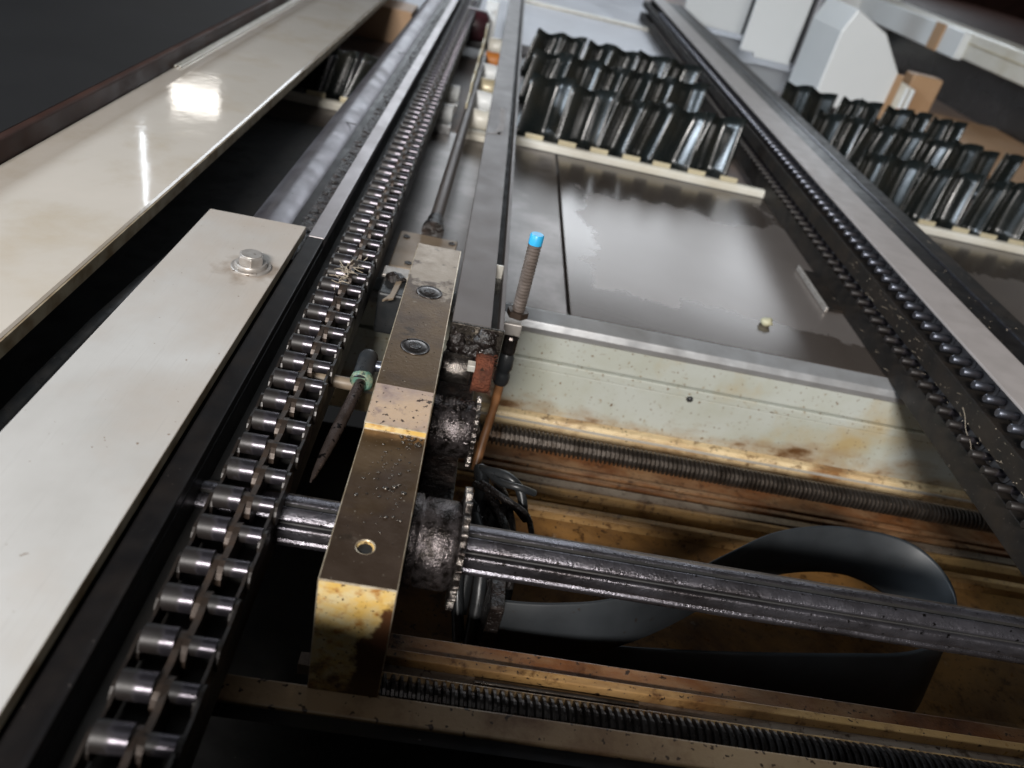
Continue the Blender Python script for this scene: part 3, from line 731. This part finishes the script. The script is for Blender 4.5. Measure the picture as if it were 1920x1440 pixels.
pitch = .02375; n = 88; cy0 = .150; cz = -.020
t = thing('roller_chain', 'oily double roller chain hung along the left beam', 'chain', (-.092, .15, -.03), 'drive chains on the beams')
p0 = (-.1010, cy0, cz)
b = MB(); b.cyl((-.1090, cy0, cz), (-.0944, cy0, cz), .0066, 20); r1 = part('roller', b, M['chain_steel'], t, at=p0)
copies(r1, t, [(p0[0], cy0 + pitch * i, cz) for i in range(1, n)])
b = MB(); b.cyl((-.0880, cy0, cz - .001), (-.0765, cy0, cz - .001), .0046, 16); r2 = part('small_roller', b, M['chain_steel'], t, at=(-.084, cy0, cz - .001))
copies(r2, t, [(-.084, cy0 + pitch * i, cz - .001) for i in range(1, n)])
for xx, nm in ((-.0912, 'middle_link'), (-.1105, 'inner_link'), (-.0757, 'outer_link')):
    for par in (0, 1):
        hw = .0016 if nm == 'middle_link' else .0008; off = hw * (1 if par else -1)
        yy = cy0 + pitch * (.5 + par)
        th = hw
        b = fig8(xx + off - th, xx + off + th, yy, cz - .0055, pitch, .0088 if nm == 'middle_link' else .0072, .0074 if nm == 'middle_link' else .0058); l = part(nm, b, M['chain_plate' if nm == 'middle_link' else 'dark_link'], t, at=(xx, yy, cz))
        copies(l, t, [(xx, yy + pitch * i, cz) for i in range(2, n - 1, 2)])
# fluff caught in the chain
b = MB(); rnd = random.Random(6)
def hair(b, p, L, rnd, r=.00018, up=.3):
    p = Vector(p); d = Vector((rnd.uniform(-1, 1), rnd.uniform(-1, 1), rnd.uniform(-.1, up))).normalized(); c = Vector((rnd.uniform(-1, 1), rnd.uniform(-1, 1), rnd.uniform(-.3, .3))) * .6
    b.tube([p + d * L * u + c * L * u * u for u in (0, .33, .66, 1)], r, 4)
for i in range(50): hair(b, (-.0915 + rnd.gauss(0, .003), .588 + rnd.gauss(0, .010), -.012 + rnd.random() * .004), rnd.uniform(.003, .008), rnd, .0003)
part('fluff', b, M['lint'], t, kind='stuff')

# ================================================================== RIGHT BEAM
t = thing('right_beam', 'wide black beam on the right with a pale pinkish grey strip', 'beam', (.55, .3, -.10))
Y0, Y1 = .22, 3.3
b = MB(); b.box(.5245, .5790, Y0, Y1, -.0106, -.0080); part('top_strip', b, M['warm_strip'], t, .0004)
b = MB(); b.box(.5402, .5788, Y0, Y1, -.0300, -.0108); part('strip_carrier', b, M['black_flat'], t)
b = MB(); b.box(.5405, .5792, Y0, Y1, -.0998, -.0302); part('back_wall', b, M['black_flat'], t)
b = MB(); b.box(.5794, .6330, Y0, Y1, -.090, -.0205); part('inner_flange', b, M['black_ano'], t, .0008)
b = MB(); b.box(.6332, .6660, Y0, Y1, -.0998, -.0200); part('outer_flange', b, M['dusty_black'], t, .0008)
b = MB(); b.box(.6315, .6350, Y0, Y1, -.0203, -.0188); part('bright_edge', b, M['chain_blue'], t)
b = MB(); b.box(.5135, .5400, Y0, Y1, -.0545, -.0325); part('middle_cover', b, M['dusty_black'], t, .001)
b = MB(); b.box(.5130, .5400, Y0, Y1, -.0998, -.0720); part('lower_cover', b, M['dusty_black'], t, .001)
b = MB(); rnd = random.Random(8)
for i in range(130):
    y = rnd.uniform(.42, .95)
    if rnd.random() < .55: p = (.5133, y, rnd.uniform(-.058, -.034))
    elif rnd.random() < .6: p = (rnd.uniform(.582, .66), y + .2, -.0200)
    else: p = (.5128, y, rnd.uniform(-.098, -.080))
    hair(b, p, rnd.uniform(.002, .007), rnd, rnd.choice((.00010, .00015)))
for i in range(90):
    y = rnd.uniform(.42, 1.0)
    if rnd.random() < .5: chip(b, .5132, y, rnd.uniform(-.059, -.033), rnd.uniform(.0003, .0007), rnd)
    else: chip(b, rnd.uniform(.582, .664), y + .15, -.0200, rnd.uniform(.0003, .0007), rnd)
P = [Vector((.5120, .625 - .0022 * i, -.046 - .0011 * i + .0014 * math.sin(i * .5))) for i in range(20)]
b.tube(P, .00022, 4)
part('lint', b, M['lint'], t, kind='stuff')
b = MB(); b.box(.4885, .5128, .912, 1.030, -.0996, -.0955); part('clip_base', b, M['dusty_black'], t)
b = MB(); b.box(.4843, .4884, .905, 1.036, -.0996, -.0920)
part('side_clip', b, M['bolt_grey'], t, .001, label='small pale clip bar beside the beam foot')

for lab, zc, xpin0, xpin1, rp, xl, pm in (('upper chain on the right beam, blued pins close to the pale strip', -.0235, .5155, .5360, .0043, .5372, 'chain_blue'),
                              ('lower chain on the right beam, dull pins poking from a dark slot', -.0632, .5035, .5300, .0040, .5262, 'chain_steel')):
    pitch = .0235; n = 108; cy0 = .40 if zc > -.05 else .408
    t = thing('pin_chain', lab, 'chain', (.52, cy0, zc), 'drive chains on the beams')
    xm = (xpin0 + xpin1) / 2
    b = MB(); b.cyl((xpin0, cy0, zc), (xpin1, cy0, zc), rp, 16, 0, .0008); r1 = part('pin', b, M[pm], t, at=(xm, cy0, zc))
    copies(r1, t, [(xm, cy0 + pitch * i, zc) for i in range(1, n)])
    for par in (0, 1):
        yy = cy0 + pitch * (.5 + par); xx = xl + .0011 * par
        b = fig8(xx - .0009, xx + .0009, yy, zc + .001, pitch, .0092, .0055); l = part('link_plate', b, M['link_grey'], t, at=(xx, yy, zc))
        copies(l, t, [(xx, yy + pitch * i, zc) for i in range(2, n - 1, 2)])

# ================================================================== BELLOWS ROWS
def blade_mesh(seed):
    """one pleat: a sheet with a rounded glossy ridge at its left, dishing back to the right; 1 unit wide in x"""
    r = random.Random(seed); b = MB(); nx, nz = 18, 6; H = .102; lean = .020 + r.uniform(-.006, .010); vs = []; fs = []
    tilt = r.uniform(-.010, .004); dip = r.uniform(.0005, .002); wp = r.uniform(1.2, 1.7); ra = r.uniform(.013, .021); rw = r.uniform(.16, .30); bk = r.uniform(.026, .042); bow = r.uniform(.0, .006)
    for j in range(nz + 1):
        v = j / nz
        for i in range(nx + 1):
            u = i / nx
            x = u * 1.05
            y = ra * 1.5 * .5 * (1 - math.cos(2 * PI * u ** wp)) + .002 * u
            top = H + tilt * u * .5 + .0035 * math.cos(2 * PI * u) + dip * math.sin(2 * PI * u + rw * 9)
            vs.append((x, y + bk * v + .005 * math.sin(v * 2.5), v * top, lean * v))
    W = nx + 1
    for j in range(nz):
        for i in range(nx): fs.append((j * W + i, j * W + i + 1, (j + 1) * W + i + 1, (j + 1) * W + i))
    return vs, fs
variants = [blade_mesh(s) for s in range(1, 9)]
def bellows_row(label, y, x0, x1, seed, z=-.0985, rail=True, sc=1.0, gap=0.0, hs=1.0):
    t = thing('bellows_row', label, 'bellows', ((x0 + x1) / 2, y, -.10), 'rows of black bellows sheets')
    rnd = random.Random(seed); x = x0; protos = {}
    k = 0
    while x < x1:
        w = rnd.choice((.048, .058, .066, .074)) * sc
        key = (rnd.randrange(8), round(w, 3)); k += 1
        if x + w * 1.12 + .03 > x1 + gap + (.0 if x1 < .6 else .1):
            break
        p = (x, y + rnd.uniform(-.002, .002), z)
        if key not in protos:
            vs, fs = variants[key[0]]
            b = MB(); b.add([(x + a * w + ln, p[1] + yy, z + zz * hs) for a, yy, zz, ln in vs], fs, 0, True)
            o = part('pleat', b, M['rubber_blade'], t, at=p)
            so = o.modifiers.new('thick', 'SOLIDIFY'); so.thickness = .0012
            protos[key] = o
        else: copies(protos[key], t, [p])
        t.children[-1].rotation_euler = (rnd.uniform(-.03, .03), rnd.uniform(-.04, .05), rnd.uniform(-.05, .05))
        x += w
    if rail:
        b = MB(); b.prism([(y - .030, -.0999), (y - .030, -.090), (y - .026, -.0865), (y - .016, -.0865), (y - .016, -.0999)], x0, x1 if x1 > .6 else x1 + .04, 'X'); part('base_rail', b, M['cream_rail'], t, .001)
        x = x0 + .02; o = None
        while x < x1 - .04:
            w = .032; p = (x, y - .020, -.084)
            if o is None:
                b = MB(); b.box(x, x + w, y - .0195, y - .0165, -.0863, -.0785); o = part('clip', b, M['clip'], t, .0006, at=p)
            else: copies(o, t, [p])
            x += rnd.uniform(.055, .068)
    return t
bellows_row('front bellows row between the guide bar and right beam, on a white rail', 1.372, .052, .5128, 11)
bellows_row('middle bellows row between the guide bar and right beam', 1.615, .050, .5128, 12, rail=False)
bellows_row('farthest bellows row between the guide bar and right beam', 1.86, .050, .5128, 13, rail=False)
bellows_row('front bellows row right of the right beam, on a white rail', 1.372, .668, 1.28, 14)
bellows_row('middle bellows row right of the right beam', 1.66, .670, 1.10, 15, rail=False)
bellows_row('farthest bellows row right of the right beam below the white cover', 1.90, .670, 1.14, 16, rail=False)
bellows_row('dim bellows row seen in the gap left of the round rail', 1.345, -.50, -.2005, 17, sc=.62, gap=.045, hs=.80)

# ================================================================== ITEMS BETWEEN THE BARS
blocks = [(1.335, .012, 'cream_rail', 'pale cream roller bracket nearest on the floor sheet behind the guide bar'),
          (1.435, .022, 'white_paint', 'white roller bracket second from the near end behind the guide bar'),
          (1.55, .018, 'clip', 'tan roller bracket third from the near end behind the guide bar'),
          (1.66, .024, 'white_paint', 'white roller bracket fourth from the near end behind the guide bar'),
          (1.80, .020, 'orange_cloth', 'roller bracket with an orange block behind the guide bar'),
          (1.93, .030, 'cream_rail', 'cream roller bracket farthest away behind the guide bar')]
for y, h, m, lab in blocks:
    t = thing('roller_bracket', lab, 'bracket', (-.02, y, -.10), 'roller brackets behind the guide bar')
    b = MB(); b.box(-.034, .012, y - .02, y + .02, -.0998, -.095 + h * .4); part('foot', b, M['cream_rail'], t, .001)
    b = MB(); b.cyl((-.026, y + .006, -.075 + h * .4), (.012, y + .006, -.075 + h * .4), .014 + h * .2, 18, 0, .001); part('drum', b, M[m], t)
    b = MB(); b.box(-.0375, -.0345, y - .022, y + .045, -.0998, -.052 + h); part('cheek_plate', b, M['clip'], t, .0006)
for y, lab in ((1.36, 'small white slider block left of the push rod, nearer one'), (1.50, 'small grey slider block left of the push rod, farther one')):
    t = thing('slider_block', lab, 'block', (-.08, y, -.10), 'slider blocks left of the push rod')
    b = MB(); b.box(-.100, -.056, y - .045, y - .020, -.0998, -.085); part('foot', b, M['ledge'], t, .001)
    b = MB(); b.cyl((-.084, y, -.078), (-.058, y, -.078), .016, 16, 0, .001); part('drum', b, M['white_paint'], t)
    b = MB(); b.box(-.090, -.086, y - .018, y + .03, -.0998, -.055); part('cheek_plate', b, M['ledge'], t, .0006)
t = thing('motor', 'dark maroon motor at the far end between the left beam and guide bar', 'motor', (-.075, 2.12, -.10))
b = MB(); b.lathe((-.115, 2.10, -.055), (1, .0, 0), [(0, .030), (.006, .040), (.07, .040), (.078, .03)], 24); part('body', b, M['maroon'], t)
b = MB(); b.box(-.12, -.04, 2.06, 2.14, -.0998, -.085); part('foot', b, M['black_plastic'], t, .001)
b = MB(); b.box(-.052, -.020, 2.16, 2.20, -.0998, .0); b.cyl((-.036, 2.158, -.02), (-.036, 2.152, -.02), .006, 12)
single('terminal_box', b, M['white_paint'], 'small pale box behind the maroon motor', 'box', (-.036, 2.18, -.1), .002)
b = MB(); b.box(-.40, -.22, 2.02, 2.14, -.1245, -.045)
single('tan_box', b, M['tan'], 'tan box at the top of the gap left of the round rail', 'box', (-.3, 2.08, -.125), .003)

# ================================================================== FAR BACKGROUND
b = MB(); b.box(-.30, .62, 2.25, 4.6, -.1248, -.100)
single('far_sheet', b, M['grey_sheet'], 'pale grey metal sheet at the top centre between the beams', 'sheet', (.1, 3, -.12), .002)
b = MB(); b.box(-.25, .62, 3.02, 3.07, -.0998, -.092)
single('far_strip', b, M['bright_tab'], 'thin bright strip lying across the pale grey sheet', 'strip', (.1, 3.05, -.1), .001)
b = MB(); b.box(.66, 1.26, 2.45, 3.6, -.1248, -.103)
single('pale_ramp', b, M['grey_sheet'], 'pale floor sheet under the hanging white panels', 'sheet', (.95, 3, -.12), .002)

for (x0, x1, y, z0, lab, step) in ((.70, .955, 3.42, -.085, 'hanging white panel nearest the right beam', 0),
                                   (.825, 1.010, 2.90, -.078, 'wider hanging white panel with a notched lower corner', 1)):
    t = thing('hanging_panel', lab, 'panel', ((x0 + x1) / 2, y, z0), 'hanging white panels')
    b = MB()
    if step: b.prism([(x0, z0 + .006), (x0 + .055, z0 + .006), (x0 + .055, z0 - .008), (x1, z0 - .008), (x1, .6), (x0, .6)], y, y + .02, 'Y')
    else: b.box(x0, x1, y, y + .02, z0, .6)
    part('sheet', b, M['white_paint'], t, .003)
    b = MB(); b.box(x1 + .002, x1 + .010, y + .004, y + .03, z0, .6); part('dark_seal', b, M['black_plastic'], t)
    b = MB(); b.cyl((x1 + .035, y + .03, z0 - .02), (x1 + .035, y + .03, .6), .018, 16); part('side_tube', b, M['grey_sheet'], t)
b = MB(); b.box(1.40, 1.75, 3.9, 4.0, -.07, .6)
single('white_cabinet', b, M['white_paint'], 'pale cabinet side behind the white cover', 'cabinet', (1.5, 3.95, -.07), .01)

t = thing('white_cover', 'bright white sheet metal cover with a sloping top left corner behind the bellows', 'cover', (1.06, 2.36, -.10))
b = MB(); prof = [(.930, -.0975), (1.155, -.0975), (1.155, .015), (1.060, .12), (.952, .165), (.930, .10)]
b.prism(prof, 2.36, 2.62, 'Y'); part('shell', b, M['white_paint'], t, .006)
b = MB(); b.prism([(1.1555, -.0975), (1.205, -.0975), (1.205, .0), (1.1555, .014)], 2.355, 2.42, 'Y'); part('side_flange', b, M['cream_rail'], t, .002)
b = MB(); b.box(1.136, 1.1553, 2.352, 2.3596, -.0975, .03); part('brown_seam', b, M['tan'], t)
for x in (1.178, 1.196):
    b = MB(); b.cyl((x, 2.345, -.098 if x < 1.19 else -.07), (x, 2.345, .0), .006, 12); part('pipe', b, M['white_paint'], t)
b = MB(); b.box(1.171, 1.186, 2.337, 2.3445, -.066, -.056); part('pipe_clip', b, M['orange_cloth'], t, .001)
b = MB(); b.box(1.2055, 1.300, 2.40, 2.46, -.1248, .035)
single('tan_post', b, M['tan'], 'tan post beside the white cover', 'post', (1.25, 2.43, -.125), .006)
b = MB(); b.box(1.33, 1.738, 1.55, 2.75, -.1248, -.108)
single('tan_tray', b, M['tan'], 'tan floor tray in front of the dark right wall', 'tray', (1.5, 2.2, -.125), .003)

t = thing('right_wall', 'dark tinted wall below the cream beam in the upper right', 'wall', (1.75, 3, -.12))
b = MB(); b.box(1.745, 1.78, 1.5, 5.2, -.1248, .10); part('wall_sheet', b, M['dark_wall'], t)
t = thing('cream_beam', 'cream painted beam crossing the upper right corner', 'beam', (1.62, 3, .06))
b = MB(); b.box(1.60, 1.74, 1.5, 4.3, .058, .145); part('beam_body', b, M['cream_rail'], t, .006)
b = MB(); b.box(1.596, 1.5998, 1.5, 4.3, .108, .112); part('bright_crease', b, M['clip'], t)
b = MB(); b.box(1.57, 1.5998, 2.92, 3.95, .052, .140); part('white_bracket', b, M['white_paint'], t, .004)
b = MB(); b.box(1.562, 1.5698, 3.06, 3.13, .052, .141); part('bracket_seam', b, M['tan'], t)
t = thing('dark_bench', 'dark reddish brown bench in the far upper right corner', 'bench', (2.1, 3, .14))
b = MB(); b.box(1.742, 3.2, 1.5, 6.0, .10, .146); part('bench_top', b, M['dark_brown'], t)
b = MB(); b.prism([(2.10, 3.25), (2.25, 3.02), (2.42, 3.10), (2.45, 3.45), (2.2, 3.6)], .147, .25, 'Z')
single('orange_bag', b, M['orange_cloth'], 'orange plastic bag at the top right edge of the picture', 'bag', (2.25, 3.3, .147), .01)
rnd = random.Random(2)
for i, (x, y, r, lab) in enumerate(((1.86, 2.86, .016, 'largest white pellet on the dark bench, left end of the row'), (1.88, 2.78, .008, 'small white pellet on the dark bench, second from the left'), (1.90, 2.72, .009, 'small white pellet on the dark bench, third from the left'), (1.93, 2.64, .015, 'broad white pellet on the dark bench, right end of the row'))):
    b = MB(); blob(b, x, y, .147 + r * .7, r, r, r * .8, i * 3.0, 1.5, .25, 2)
    single('white_pellet', b, M['white_paint'], lab, 'pellet', (x, y, .147), 0, 'white pellets on the dark bench')
